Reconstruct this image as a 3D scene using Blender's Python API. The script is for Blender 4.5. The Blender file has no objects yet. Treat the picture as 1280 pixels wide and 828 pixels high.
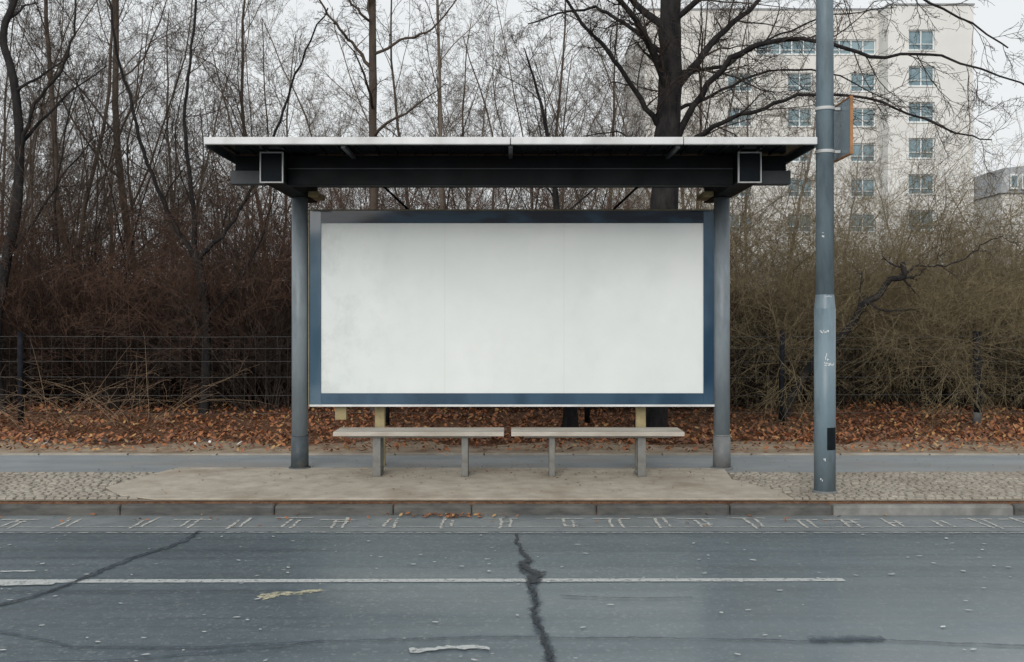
import bpy, math, random
import numpy as np
from mathutils import Vector

F=1244.0; CZ=1.6; HY=400.0
SW=0.10   # pavement level
def W(px,py,d): return ((px-640)*d/F, d, CZ+(HY-py)*d/F)
def G(px,py,z=0.0):
    d=F*(CZ-z)/(py-HY); return ((px-640)*d/F, d)

scene=bpy.context.scene
COL=scene.collection

# ------------------------------------------------------------ materials
def new_mat(name):
    m=bpy.data.materials.new(name); m.use_nodes=True
    nt=m.node_tree; b=nt.nodes["Principled BSDF"]
    return m,nt,b
def L(nt,a,b): nt.links.new(a,b)
def noise(nt,vec,scale,detail=6,rough=0.6,dist=0.0):
    n=nt.nodes.new("ShaderNodeTexNoise"); n.inputs["Scale"].default_value=scale
    n.inputs["Detail"].default_value=detail; n.inputs["Roughness"].default_value=rough
    n.inputs["Distortion"].default_value=dist
    L(nt,vec,n.inputs["Vector"]); return n.outputs["Fac"]
def ramp(nt,fac,stops):
    r=nt.nodes.new("ShaderNodeValToRGB"); L(nt,fac,r.inputs["Fac"])
    e=r.color_ramp.elements
    while len(e)<len(stops): e.new(0.5)
    for i,(p,c) in enumerate(stops):
        e[i].position=p
        if not hasattr(c,'__len__'): c=(c,c,c)
        e[i].color=(c[0],c[1],c[2],1)
    return r.outputs["Color"]
def mixc(nt,fac,a,b,mode='MIX'):
    m=nt.nodes.new("ShaderNodeMix"); m.data_type='RGBA'; m.blend_type=mode
    if hasattr(fac,'links'): L(nt,fac,m.inputs[0])
    else: m.inputs[0].default_value=fac
    for i,v in ((6,a),(7,b)):
        if hasattr(v,'links'): L(nt,v,m.inputs[i])
        else: m.inputs[i].default_value=(v[0],v[1],v[2],1)
    return m.outputs[2]
def coords(nt,scale=(1,1,1)):
    tc=nt.nodes.new("ShaderNodeTexCoord"); mp=nt.nodes.new("ShaderNodeMapping")
    mp.inputs["Scale"].default_value=scale
    L(nt,tc.outputs["Object"],mp.inputs["Vector"]); return mp.outputs["Vector"]
def maprange(nt,val,a,b,c=0,d=1):
    mr=nt.nodes.new("ShaderNodeMapRange"); L(nt,val,mr.inputs[0])
    for i,v in ((1,a),(2,b),(3,c),(4,d)): mr.inputs[i].default_value=v
    return mr.outputs[0]
def math2(nt,op,a,b):
    m=nt.nodes.new("ShaderNodeMath"); m.operation=op
    for i,v in enumerate((a,b)):
        if hasattr(v,'links'): L(nt,v,m.inputs[i])
        else: m.inputs[i].default_value=v
    return m.outputs[0]
def bump(nt,b,h,strength,dist=0.01):
    n=nt.nodes.new("ShaderNodeBump")
    if hasattr(strength,'links'): L(nt,strength,n.inputs["Strength"])
    else: n.inputs["Strength"].default_value=strength
    n.inputs["Distance"].default_value=dist
    L(nt,h,n.inputs["Height"]); L(nt,n.outputs["Normal"],b.inputs["Normal"])
def simple(name,c1,c2,scale=8,rough=0.6,metal=0.0,bs=0.2,bd=0.005,dirt=None,dscale=1.5,stretch=(1,1,1),spec=0.5,dlo=.48,dhi=.72):
    m,nt,b=new_mat(name)
    v=coords(nt,stretch)
    f=noise(nt,v,scale)
    col=mixc(nt,ramp(nt,f,[(0.35,0.0),(0.65,1.0)]),c1,c2)
    if dirt:
        d=noise(nt,v,dscale,8,0.65)
        col=mixc(nt,ramp(nt,d,[(dlo,0.0),(dhi,0.8)]),col,dirt)
    L(nt,col,b.inputs["Base Color"])
    r=ramp(nt,noise(nt,v,scale*0.6),[(0.3,max(0.02,rough-0.12)),(0.7,min(1,rough+0.12))])
    L(nt,r,b.inputs["Roughness"])
    b.inputs["Metallic"].default_value=metal
    b.inputs["Specular IOR Level"].default_value=spec
    if bs>0: bump(nt,b,noise(nt,v,scale*6,4),bs,bd)
    return m

def asphalt():
    m,nt,b=new_mat("asphalt")
    v=coords(nt); vs=coords(nt,(0.12,1.3,1)); vw=coords(nt,(0.05,2.4,1))
    big=noise(nt,v,0.6,6,0.6); streak=noise(nt,vs,1.6,8,0.65); st2=noise(nt,vw,3.0,8,0.7)
    fine=noise(nt,v,90,3,0.7); med=noise(nt,v,11,6,0.7)
    c=mixc(nt,ramp(nt,big,[(0.35,0),(0.65,1)]),(0.060,0.086,0.103),(0.108,0.145,0.165))
    c=mixc(nt,ramp(nt,streak,[(0.38,0),(0.68,0.8)]),c,(0.155,0.197,0.218))
    c=mixc(nt,ramp(nt,st2,[(0.50,0),(0.62,0.6)]),c,(0.052,0.074,0.090))
    c=mixc(nt,ramp(nt,med,[(0.45,0.0),(0.75,0.5)]),c,(0.044,0.062,0.075))
    vo=nt.nodes.new("ShaderNodeTexVoronoi"); vo.inputs["Scale"].default_value=55; L(nt,v,vo.inputs["Vector"])
    c=mixc(nt,ramp(nt,vo.outputs["Color"],[(0.70,0.0),(0.88,0.5)]),c,(0.27,0.295,0.30))
    c=mixc(nt,ramp(nt,fine,[(0.35,0.5),(0.6,0)]),c,(0.028,0.036,0.042))
    sep=nt.nodes.new("ShaderNodeSeparateXYZ"); L(nt,v,sep.inputs[0])
    damp_sheen=math2(nt,'MULTIPLY',maprange(nt,sep.outputs["X"],-1.2,2.0),maprange(nt,sep.outputs["Y"],7.6,5.0))
    c=mixc(nt,math2(nt,'MULTIPLY',damp_sheen,0.45),c,(0.22,0.27,0.29))  # sky sheen painted into the base colour towards the near right
    L(nt,c,b.inputs["Base Color"])
    L(nt,ramp(nt,noise(nt,vs,1.1,6),[(0.35,0.34),(0.65,0.56)]),b.inputs["Roughness"])
    b.inputs["Specular IOR Level"].default_value=0.5
    bump(nt,b,noise(nt,v,120,3,0.8),0.22,0.003)
    film=ramp(nt,noise(nt,vs,1.3,7,0.65),[(0.36,0.15),(0.66,1.0)])
    L(nt,math2(nt,'MULTIPLY',film,maprange(nt,damp_sheen,0,1,0.30,1.0)),b.inputs["Coat Weight"])
    b.inputs["Coat Roughness"].default_value=0.22; b.inputs["Coat IOR"].default_value=1.45
    return m
M={}
M['asphalt']=asphalt()
M['path']=simple("path_asphalt",(0.20,0.22,0.23),(0.27,0.29,0.30),3,0.6,bs=0.4,dirt=(0.27,0.25,0.22),dscale=1.2,stretch=(0.4,1,1))
M['gutter']=simple("gutter_concrete",(0.14,0.16,0.168),(0.22,0.24,0.246),5,0.5,bs=0.4,dirt=(0.09,0.10,0.104),dscale=2.5)
M['slab']=simple("slab_concrete",(0.36,0.315,0.255),(0.48,0.43,0.355),6,0.8,bs=0.6,dirt=(0.25,0.195,0.14),dscale=1.6)
M['kerb']=simple("kerb_granite",(0.045,0.045,0.043),(0.09,0.088,0.083),9,0.75,bs=0.6,dirt=(0.16,0.15,0.13),dscale=2.6,stretch=(.6,1,2))
M['kerb2']=simple("kerb_granite_pale",(0.16,0.16,0.155),(0.24,0.235,0.22),9,0.75,bs=0.6,dirt=(0.1,0.1,0.09),dscale=3)
M['cobble']=simple("cobble_stone",(0.26,0.23,0.19),(0.37,0.335,0.28),7,0.8,bs=0.7,dirt=(0.18,0.15,0.12),dscale=1.1)
M['joint']=simple("sandy_joint",(0.16,0.135,0.10),(0.24,0.205,0.16),12,0.9,bs=0.6)
def crackmat(name,c1,c2,soft,mx=1.0,ns=26,na=2.6):
    m,nt,b=new_mat(name); v=coords(nt)
    at=nt.nodes.new("ShaderNodeAttribute"); at.attribute_name="core"
    n1=noise(nt,v,ns,6,0.75)
    h=math2(nt,'ADD',at.outputs["Fac"],math2(nt,'MULTIPLY',math2(nt,'SUBTRACT',n1,0.5),na))
    L(nt,maprange(nt,h,0.5-soft,0.5+soft,0,mx),b.inputs["Alpha"])
    L(nt,mixc(nt,noise(nt,v,8),c1,c2),b.inputs["Base Color"]); b.inputs["Roughness"].default_value=0.5
    return m
M['tar']=crackmat("crack_dark",(0.006,0.009,0.014),(0.020,0.028,0.036),.10,1.0,34,3.2)
M['tar2']=crackmat("crack_worn_seal",(0.03,0.048,0.068),(0.055,0.080,0.105),.4,.75)
def fadepaint(name,c,thr,sc=30,mx=1.0):
    m,nt,b=new_mat(name); v=coords(nt)
    f=ramp(nt,noise(nt,v,sc,8,0.75),[(thr-.07,0.0),(thr+.07,mx)])
    L(nt,f,b.inputs["Alpha"]); b.inputs["Base Color"].default_value=(*c,1); b.inputs["Roughness"].default_value=0.6
    return m
M['wline']=fadepaint("worn_road_paint",(0.50,0.52,0.51),.41,26,.92)
M['wfaint']=fadepaint("faint_edge_line",(0.38,0.39,0.38),.47,20,.8)
M['wmark']=fadepaint("pale_joint_mortar",(0.52,0.51,0.47),.44,16,.9)
M['ymark']=fadepaint("worn_yellow_paint",(0.52,0.48,0.34),.47,18,.95)
M['fleck']=simple("pale_fleck",(0.42,0.44,0.44),(0.6,0.62,0.62),22,0.6,bs=0)
def ground_mat():
    m,nt,b=new_mat("earth_and_litter"); v=coords(nt)
    a=noise(nt,v,0.8,8,0.65); f=noise(nt,v,18,6,0.75)
    c=mixc(nt,ramp(nt,a,[(0.35,0),(0.65,1)]),(0.15,0.075,0.042),(0.22,0.13,0.08))
    c=mixc(nt,ramp(nt,f,[(0.4,0),(0.62,0.9)]),c,(0.07,0.035,0.022))
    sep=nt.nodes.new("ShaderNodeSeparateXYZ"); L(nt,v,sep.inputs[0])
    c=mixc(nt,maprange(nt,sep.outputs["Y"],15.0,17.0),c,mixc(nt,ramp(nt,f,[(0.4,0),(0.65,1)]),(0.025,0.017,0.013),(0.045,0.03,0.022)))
    L(nt,c,b.inputs["Base Color"]); b.inputs["Roughness"].default_value=0.95
    b.inputs["Specular IOR Level"].default_value=0.1
    bump(nt,b,f,0.8,0.03); return m
M['ground']=ground_mat()
M['verge']=simple("sandy_verge",(0.27,0.21,0.15),(0.39,0.315,0.235),5,0.95,bs=0.8,bd=0.01,dirt=(0.15,0.085,0.05),dscale=1.9,spec=0.1,dlo=.46,dhi=.68)
def bark(name,c1,c2,sc=6,lo=.75,hi=1.3):
    m,nt,b=new_mat(name); v=coords(nt,(1,1,0.35))
    f=noise(nt,v,sc,8,0.7)
    oi=nt.nodes.new("ShaderNodeObjectInfo")
    c=mixc(nt,ramp(nt,f,[(0.35,0),(0.65,1)]),c1,c2)
    hs=nt.nodes.new("ShaderNodeHueSaturation"); L(nt,c,hs.inputs["Color"])
    L(nt,maprange(nt,oi.outputs["Random"],0,1,lo,hi),hs.inputs["Value"])
    L(nt,hs.outputs["Color"],b.inputs["Base Color"]); b.inputs["Roughness"].default_value=0.9
    b.inputs["Specular IOR Level"].default_value=0.12
    bump(nt,b,noise(nt,v,sc*5,5,0.7),0.8,0.02); return m
M['bark_dark']=bark("bark_dark",(0.010,0.010,0.011),(0.036,0.033,0.032),9)
M['bark_brown']=bark("bark_brown",(0.060,0.046,0.037),(0.12,0.096,0.077))
M['bark_grey']=bark("bark_grey",(0.10,0.082,0.066),(0.17,0.14,0.115))
M['bark_far_haze']=bark("bark_paled_for_haze",(0.165,0.142,0.122),(0.24,0.21,0.183))  # distance haze is put into the bark colour by paling it
M['twig_rust']=bark("twig_rust",(0.085,0.05,0.037),(0.165,0.102,0.075),lo=.55,hi=1.3)
M['twig_dark']=bark("twig_dark",(0.024,0.020,0.018),(0.058,0.045,0.038))
M['twig_olive']=bark("twig_olive",(0.15,0.12,0.07),(0.285,0.235,0.145),lo=.55,hi=1.35)
M['twig_tan']=bark("twig_tan",(0.19,0.13,0.085),(0.32,0.23,0.155))
M['leaf1']=simple("leaf_russet",(0.28,0.10,0.04),(0.38,0.155,0.062),30,0.8,bs=0)
M['leaf2']=simple("leaf_brown",(0.12,0.052,0.03),(0.20,0.09,0.05),30,0.8,bs=0)
M['leaf3']=simple("leaf_ochre",(0.40,0.23,0.09),(0.48,0.30,0.13),30,0.8,bs=0)
M['steel']=simple("painted_steel_blue_grey",(0.16,0.195,0.22),(0.235,0.275,0.30),3,0.45,bs=0.05,dirt=(0.10,0.115,0.125),dscale=2.2,stretch=(2,2,0.6))
M['lamp']=simple("painted_pole_blue",(0.135,0.19,0.225),(0.19,0.25,0.285),3,0.45,bs=0.06,dirt=(0.07,0.09,0.1),dscale=2.5,stretch=(2,2,0.5))
M['collar']=simple("dark_post_foot",(0.035,0.05,0.06),(0.075,0.09,0.10),6,0.6,bs=0.2,dirt=(0.14,0.13,0.11),dscale=5)
M['collar2']=simple("grey_post_foot",(0.13,0.14,0.145),(0.19,0.195,0.195),6,0.6,bs=0.2,dirt=(0.09,0.085,0.075),dscale=5)
M['dark']=simple("dark_anodised_and_shade",(0.005,0.006,0.007),(0.010,0.012,0.014),4,0.6,bs=0.05,spec=.12)
M['beamgrey']=simple("grey_paint_and_lit_beam",(0.03,0.036,0.042),(0.055,0.062,0.068),4,0.5,bs=0.05,spec=.3)
M['darkglass']=simple("tinted_roof_panel",(0.006,0.008,0.010),(0.016,0.019,0.022),2,0.2,bs=0.0,stretch=(0.5,2,1),spec=0.4)
M['alu']=simple("aluminium_edge",(0.58,0.59,0.59),(0.70,0.71,0.71),3,0.45,metal=0.0,bs=0.05,dirt=(0.38,0.38,0.37),dscale=2)
M['rim']=simple("pale_rim",(0.42,0.43,0.43),(0.52,0.53,0.53),4,0.5,bs=0)
M['black']=simple("black_void",(0.004,0.006,0.008),(0.010,0.014,0.018),4,0.6,bs=0,spec=.1)
M['bronze']=simple("bronze_trim",(0.16,0.14,0.09),(0.24,0.21,0.14),6,0.5,metal=0.2,bs=0)
M['ochre']=simple("weathered_ochre_steel",(0.26,0.21,0.10),(0.37,0.31,0.17),8,0.7,bs=0.2,dirt=(0.14,0.11,0.07),dscale=6)
def framemat(name,a,b_,spec,st):
    m,nt,b=new_mat(name); v=coords(nt,st)
    f=noise(nt,v,1.6,3,0.5,0.4)
    c=mixc(nt,ramp(nt,f,[(0.42,0),(0.58,1)]),a,b_)
    L(nt,c,b.inputs["Base Color"]); b.inputs["Roughness"].default_value=0.05
    b.inputs["Specular IOR Level"].default_value=spec
    return m
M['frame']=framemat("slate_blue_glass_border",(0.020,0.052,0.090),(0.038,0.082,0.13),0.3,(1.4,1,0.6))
M['frame_top']=framemat("dark_glass_painted_reflections",(0.004,0.012,0.027),(0.018,0.052,0.092),0.15,(1.0,1,3))  # two-tone streaks paint reflections into the top border's colour
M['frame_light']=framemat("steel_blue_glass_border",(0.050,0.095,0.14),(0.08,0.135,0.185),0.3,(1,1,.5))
def screenmat():
    m,nt,b=new_mat("blank_white_poster"); v=coords(nt)
    s=nt.nodes.new("ShaderNodeSeparateXYZ"); L(nt,v,s.inputs[0])
    c=mixc(nt,ramp(nt,noise(nt,v,0.9,4),[(0.35,0),(0.65,1)]),(0.66,0.71,0.70),(0.74,0.775,0.765))
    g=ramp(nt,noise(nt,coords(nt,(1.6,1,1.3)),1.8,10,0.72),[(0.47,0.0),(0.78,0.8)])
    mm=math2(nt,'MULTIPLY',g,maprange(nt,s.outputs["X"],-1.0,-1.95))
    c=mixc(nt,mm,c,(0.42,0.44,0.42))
    g2=ramp(nt,noise(nt,coords(nt,(1.4,1,1)),1.6,7,0.62),[(0.52,0.0),(0.82,0.28)])
    c=mixc(nt,g2,c,(0.52,0.555,0.545))
    L(nt,c,b.inputs["Base Color"]); b.inputs["Roughness"].default_value=0.45
    return m
M['screen']=screenmat()
M['seam']=simple("poster_seam",(0.56,0.59,0.58),(0.62,0.65,0.64),4,0.6,bs=0)
M['benchtop']=simple("weathered_bench_slab",(0.38,0.35,0.30),(0.52,0.48,0.42),9,0.7,bs=0.4,dirt=(0.24,0.2,0.16),dscale=3,stretch=(0.3,1,1))
M['benchleg']=simple("bench_leg_steel",(0.13,0.13,0.12),(0.21,0.205,0.185),8,0.55,bs=0.3,dirt=(0.08,0.075,0.065),dscale=4)
M['wood_post']=simple("tarred_wood",(0.004,0.005,0.008),(0.014,0.016,0.021),10,0.8,bs=0.6,spec=.2)
M['wood_foot']=simple("weathered_post_foot",(0.05,0.05,0.052),(0.12,0.115,0.11),10,0.8,bs=0.6)
M['wire']=simple("fence_wire",(0.06,0.06,0.06),(0.10,0.10,0.095),10,0.6,bs=0)
M['render_wall']=simple("pale_render",(0.70,0.695,0.665),(0.76,0.755,0.725),0.25,0.9,bs=0.05,dirt=(0.65,0.645,0.62),dscale=0.15)
M['render_wall2']=simple("beige_render",(0.65,0.64,0.605),(0.72,0.71,0.675),0.25,0.9,bs=0.05,dirt=(0.59,0.58,0.55),dscale=0.15)
M['wframe']=simple("window_frame_white",(0.70,0.73,0.73),(0.78,0.80,0.79),2,0.6,bs=0)
M['wglass']=simple("window_glass",(0.10,0.17,0.20),(0.32,0.43,0.47),0.35,0.2,bs=0)
M['rooftile']=simple("slate_roof",(0.24,0.25,0.262),(0.31,0.32,0.332),1,0.7,bs=0.1)
M['orange']=simple("weathered_orange_edge",(0.30,0.13,0.045),(0.42,0.20,0.08),10,0.6,bs=0.1,dirt=(0.12,0.07,0.045),dscale=6)
M['signface']=simple("sign_face_grey_blue",(0.17,0.23,0.27),(0.24,0.31,0.35),4,0.3,bs=0,dirt=(0.12,0.16,0.19),dscale=4)
M['sticker']=simple("white_sticker",(0.6,0.62,0.62),(0.75,0.76,0.76),30,0.6,bs=0)
M['white']=simple("paper_scrap",(0.6,0.6,0.57),(0.75,0.75,0.72),30,0.7,bs=0)

# ------------------------------------------------------------ mesh helpers
class MB:
    def __init__(s): s.v=[]; s.f=[]; s.m=[]; s.sm=[]; s.core=None
    def box(s,x0,x1,y0,y1,z0,z1,mi=0):
        b=len(s.v); s.v+=[(x0,y0,z0),(x1,y0,z0),(x1,y1,z0),(x0,y1,z0),(x0,y0,z1),(x1,y0,z1),(x1,y1,z1),(x0,y1,z1)]
        for f in ((0,3,2,1),(4,5,6,7),(0,1,5,4),(1,2,6,5),(2,3,7,6),(3,0,4,7)):
            s.f.append([b+i for i in f]); s.m.append(mi); s.sm.append(False)
    def cyl(s,p0,p1,r0,r1,n=28,mi=0,cap=True):
        p0=Vector(p0); p1=Vector(p1); t=(p1-p0).normalized()
        a=t.orthogonal().normalized(); c=t.cross(a); b=len(s.v)
        for p,r in ((p0,r0),(p1,r1)):
            for i in range(n):
                q=2*math.pi*i/n; s.v.append(tuple(p+a*math.cos(q)*r+c*math.sin(q)*r))
        for i in range(n):
            j=(i+1)%n; s.f.append([b+i,b+j,b+n+j,b+n+i]); s.m.append(mi); s.sm.append(True)
        if cap:
            s.f.append([b+i for i in range(n)][::-1]); s.m.append(mi); s.sm.append(False)
            s.f.append([b+n+i for i in range(n)]); s.m.append(mi); s.sm.append(False)
    def poly(s,pts,mi=0):
        b=len(s.v); s.v+=[tuple(p) for p in pts]; s.f.append(list(range(b,b+len(pts)))); s.m.append(mi); s.sm.append(False)
    def prism(s,poly,z0,z1,mi=0):
        n=len(poly); b=len(s.v)
        s.v+=[(p[0],p[1],z0) for p in poly]+[(p[0],p[1],z1) for p in poly]
        s.f.append([b+i for i in range(n)][::-1]); s.m.append(mi); s.sm.append(False)
        s.f.append([b+n+i for i in range(n)]); s.m.append(mi); s.sm.append(False)
        for i in range(n):
            j=(i+1)%n; s.f.append([b+i,b+j,b+n+j,b+n+i]); s.m.append(mi); s.sm.append(False)
    def obj(s,name,mats,origin=(0,0,0),parent=None,bevel=0,ploc=None):
        me=bpy.data.meshes.new(name); o=Vector(origin)
        me.from_pydata([(x-o.x,y-o.y,z-o.z) for x,y,z in s.v],[],s.f)
        me.polygons.foreach_set("material_index",s.m); me.polygons.foreach_set("use_smooth",s.sm)
        for k in mats: me.materials.append(M[k])
        if s.core is not None:
            at=me.attributes.new("core",'FLOAT','POINT'); at.data.foreach_set("value",s.core)
        me.update()
        ob=bpy.data.objects.new(name,me); COL.objects.link(ob)
        if parent is not None:
            ob.parent=parent; wp=Vector((0,0,0)); q=parent
            while q is not None: wp+=Vector(q.location); q=q.parent
            ob.location=o-wp
        else: ob.location=o
        if bevel:
            md=ob.modifiers.new("bevel",'BEVEL'); md.width=bevel; md.segments=2; md.limit_method='ANGLE'
        return ob
def empty(name,loc,label,cat,group=None):
    e=bpy.data.objects.new(name,None); e.location=loc; COL.objects.link(e)
    e.empty_display_size=0.2
    e["label"]=label; e["category"]=cat
    if group: e["group"]=group
    return e
def tag(o,label,cat,group=None):
    o["label"]=label; o["category"]=cat
    if group: o["group"]=group
def struct(o): o["kind"]="structure"; return o

# ------------------------------------------------------------ ground
def terrain(x,y):
    z=SW-0.006
    if y<8.15: return -0.012
    if y>13: z+=0.05*math.sin(x*0.9+y)*min(1,(y-13)/4)
    if y>13: z+=min(.12,(y-13)*.04)
    t=max(0,min(1,(y-22)/16)); z+=(t*t*(3-2*t))*2.2
    return z
xs=[-400,-200,-100,-60,-40]+[i*1.0 for i in range(-30,31)]+[40,60,100,200,400]
ys=[-200,-60,-20,0,4,8.12,8.2,9,10,11,12,13]+[14+i for i in range(0,28)]+[50,70,100,200,500,900]
mb=MB()
for y in ys:
    for x in xs: mb.v.append((x,y,terrain(x,y)))
nx=len(xs)
for j in range(len(ys)-1):
    for i in range(nx-1):
        a=j*nx+i; mb.f.append([a,a+1,a+nx+1,a+nx]); mb.m.append(0); mb.sm.append(True)
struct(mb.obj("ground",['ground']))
mb=MB(); mb.poly([(-60,-4,0),(60,-4,0),(60,8.14,0),(-60,8.14,0)]); struct(mb.obj("road",['asphalt']))
mb=MB(); mb.poly([(-60,7.5,0.004),(60,7.5,0.004),(60,8.13,0.004),(-60,8.13,0.004)]); struct(mb.obj("gutter",['gutter']))
mb=MB(); mb.poly([(-60,8.25,SW),(60,8.25,SW),(60,9.75,SW),(-60,9.75,SW)]); struct(mb.obj("pavement_bedding",['joint']))
rs=random.Random(5)
mb=MB(); mb.poly([(-60,9.70,SW+0.004),(60,9.70,SW+0.004),(60,11.0,SW+0.004),(-60,11.0,SW+0.004)]); struct(mb.obj("footpath",['path']))
mb=MB()
x=-20
while x<20:
    mb.box(x,x+0.97,11.0,11.07,SW-0.02,SW+0.022+rs.uniform(-.004,.004)); x+=0.985
struct(mb.obj("path_edging",['cobble'],bevel=0.006))
mb=MB(); n=160
top=[(-20+40*i/n, 12.1+0.25*math.sin(i*0.7)+rs.uniform(-.15,.15)+(0.4 if i>n*0.6 else 0)) for i in range(n+1)]
for i in range(n):
    a,b=top[i],top[i+1]; mb.poly([(a[0],11.07,SW+0.004),(b[0],11.07,SW+0.004),(b[0],b[1],SW+0.004),(a[0],a[1],SW+0.004)])
struct(mb.obj("dirt_verge",['verge']))
mb=MB(); x=-20
while x<-3.6:
    mb.box(x,x+0.8,12.25,12.31,SW-0.02,SW+0.03+rs.uniform(-.008,.008)); x+=0.82
struct(mb.obj("edging_stones",['kerb'],bevel=0.006))
pts=[G(225,586,SW),G(178,597,SW),G(132,611,SW),G(150,621,SW),G(184,630.5,SW),G(1000,630.5,SW),G(975,616,SW),G(915,601,SW),G(905,587,SW)]
pts=[(p[0],min(p[1],10.05)) for p in pts]
pts[4]=(pts[4][0],8.27); pts[5]=(pts[5][0],8.27)
mb=MB(); mb.prism([(p[0],p[1]) for p in pts[::-1]],SW+0.003,SW+0.014,0); struct(mb.obj("concrete_apron",['slab'],bevel=0.004))
SLABX=[(p[0],p[1]) for p in pts]
def inside(x,y,poly):
    c=False; j=len(poly)-1
    for i in range(len(poly)):
        xi,yi=poly[i]; xj,yj=poly[j]
        if (yi>y)!=(yj>y) and x<(xj-xi)*(y-yi)/(yj-yi)+xi: c=not c
        j=i
    return c
mb=MB(); s=0.076; row=0; y=8.31
while y<9.69:
    x=-8+ (row%2)*s/2
    while x<8:
        w=s*rs.uniform(0.8,1.2); 
        cx=x+w/2; cy=y+s/2
        if not inside(cx-.03,cy,SLABX) and not inside(cx+.04,cy,SLABX):
            cy+=0.025*math.sin(x*1.7); g=0.0045
            jj=lambda: rs.uniform(-.005,.005)
            lo=[(x+g+jj(),cy-s/2+g+jj()),(x+w-g+jj(),cy-s/2+g+jj()),(x+w-g+jj(),cy+s/2-g+jj()),(x+g+jj(),cy+s/2-g+jj())]
            mx=sum(p[0] for p in lo)/4; my=sum(p[1] for p in lo)/4
            h=SW+0.013+rs.uniform(-.003,.005); t=rs.uniform(-.002,.002)
            b=len(mb.v); mb.v+=[(p[0],p[1],SW-0.005) for p in lo]
            mb.v+=[(mx+(p[0]-mx)*0.94,my+(p[1]-my)*0.94,h-0.006) for p in lo]
            mb.v+=[(mx+(p[0]-mx)*0.70,my+(p[1]-my)*0.70,h+t) for p in lo]
            for q in (0,4):
                for i in range(4):
                    j=(i+1)%4; mb.f.append([b+q+i,b+q+j,b+q+4+j,b+q+4+i]); mb.m.append(0); mb.sm.append(False)
            mb.f.append([b+8,b+9,b+10,b+11]); mb.m.append(0); mb.sm.append(False)
        x+=w
    y+=s; row+=1
struct(mb.obj("cobblestone_paving",['cobble']))
js=[-60,-20,-12,-9.2,-7.9,-6.7,-5.5,-4.4,-3.2,-1.94,-0.97,-0.33,0.69,1.78,2.62,4.1,5.3,6.6,8,12,20,60]
mb=MB()
for a,b in zip(js[:-1],js[1:]):
    o=rs.uniform(-.003,.003); dz=rs.uniform(-.002,.002)
    pale = a>=2.6 and a<4.0
    mb.box(a+.001,b-.001,8.12+o,8.27,-0.05,SW-0.014+dz,1 if pale else 0)
struct(mb.obj("kerb",['kerb','kerb2'],bevel=0.022))
mb=MB(); mb.box(-60,60,8.16,8.25,-0.05,SW-0.035); struct(mb.obj("kerb_bedding",['kerb']))
mb=MB(); mb.box(-60,60,8.272,8.30,0,SW+.002); struct(mb.obj("kerb_backing",['joint']))

def strip(mb,pts,w0,w1,z,jit=0.3,step=0.05,seed=1,mi=0,wander=1.0,zig=0.0):
    r=random.Random(seed); P=[]
    for a,b in zip(pts[:-1],pts[1:]):
        l=math.hypot(b[0]-a[0],b[1]-a[1]); k=max(1,int(l/step))
        for i in range(k): P.append((a[0]+(b[0]-a[0])*i/k+r.uniform(-zig,zig),a[1]+(b[1]-a[1])*i/k+r.uniform(-zig,zig)*.4))
    P.append(pts[-1]); N=len(P); off=0; prev=None
    if mb.core is None: mb.core=[]
    for i,p in enumerate(P):
        q=P[min(i+1,N-1)]; o=P[max(i-1,0)]; dx,dy=q[0]-o[0],q[1]-o[1]; l=math.hypot(dx,dy) or 1
        nx_,ny_=-dy/l,dx/l; w=(w0+(w1-w0)*i/N)/2
        off=off*0.8+r.uniform(-1,1)*w*jit*wander
        a=w*(1+r.uniform(-jit,jit)); b=w*(1+r.uniform(-jit,jit))
        cur=((p[0]+nx_*(off+a),p[1]+ny_*(off+a),z),(p[0]+nx_*off,p[1]+ny_*off,z),(p[0]+nx_*(off-b),p[1]+ny_*(off-b),z))
        if prev:
            mb.poly([prev[1],cur[1],cur[0],prev[0]],mi); mb.core+=[1,1,0,0]
            mb.poly([prev[2],cur[2],cur[1],prev[1]],mi); mb.core+=[0,0,1,1]
        prev=cur
mb=MB()
strip(mb,[G(-60,727.5),G(1055,725.5)],0.078,0.070,0.004,0.05,0.05,3,0,.3)
strip(mb,[G(-60,733),G(68,731)],0.08,0.05,0.0082,0.12,0.04,4,0,.5)
strip(mb,[G(0,715),G(45,714)],0.03,0.025,0.004,0.4,0.03,5)
strip(mb,[G(512,816),G(560,813),G(612,812)],0.06,0.04,0.008,0.5,0.02,6)
strip(mb,[G(-60,667),G(1340,667)],0.035,0.035,0.008,0.2,0.08,7,1)
strip(mb,[G(-60,660),G(1340,660)],0.03,0.03,0.0083,0.2,0.08,9,1)
struct(mb.obj("road_marking",['wline','wfaint']))
mb=MB(); strip(mb,[G(322,747),G(345,743),G(375,741),G(402,737)],0.10,0.05,0.004,0.4,0.02,8); struct(mb.obj("yellow_marking",['ymark']))
mb=MB(); k=0
for px in [18,85,180,238,300,365,425,490,560,633,712,772,830,880,945,1010,1065,1120,1180,1235,1290,-40]:
    x0=G(px,656)[0]
    for dx in (-0.045,0.03):
        a=rs.uniform(-.02,.02); y0=7.62+rs.uniform(-.04,.06); y1=7.97+rs.uniform(-.08,.06)
        strip(mb,[(x0+dx+a*0.5,y0),(x0+dx-a*0.4,y1)],0.020,0.026,0.0088,0.4,0.03,100+k); k+=1
    if rs.random()<0.5:
        yy=rs.uniform(7.7,7.85); strip(mb,[(x0-0.05,yy),(x0+0.06,yy+rs.uniform(-.02,.02))],0.026,0.022,0.0095,0.4,0.03,200+k)
    if rs.random()<0.6:
        yy=rs.uniform(7.9,8.0); strip(mb,[(x0-0.18,yy),(x0+0.12,yy)],0.024,0.024,0.0098,0.4,0.03,300+k)
struct(mb.obj("gutter_joints",['wmark']))
mb=MB()
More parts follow.
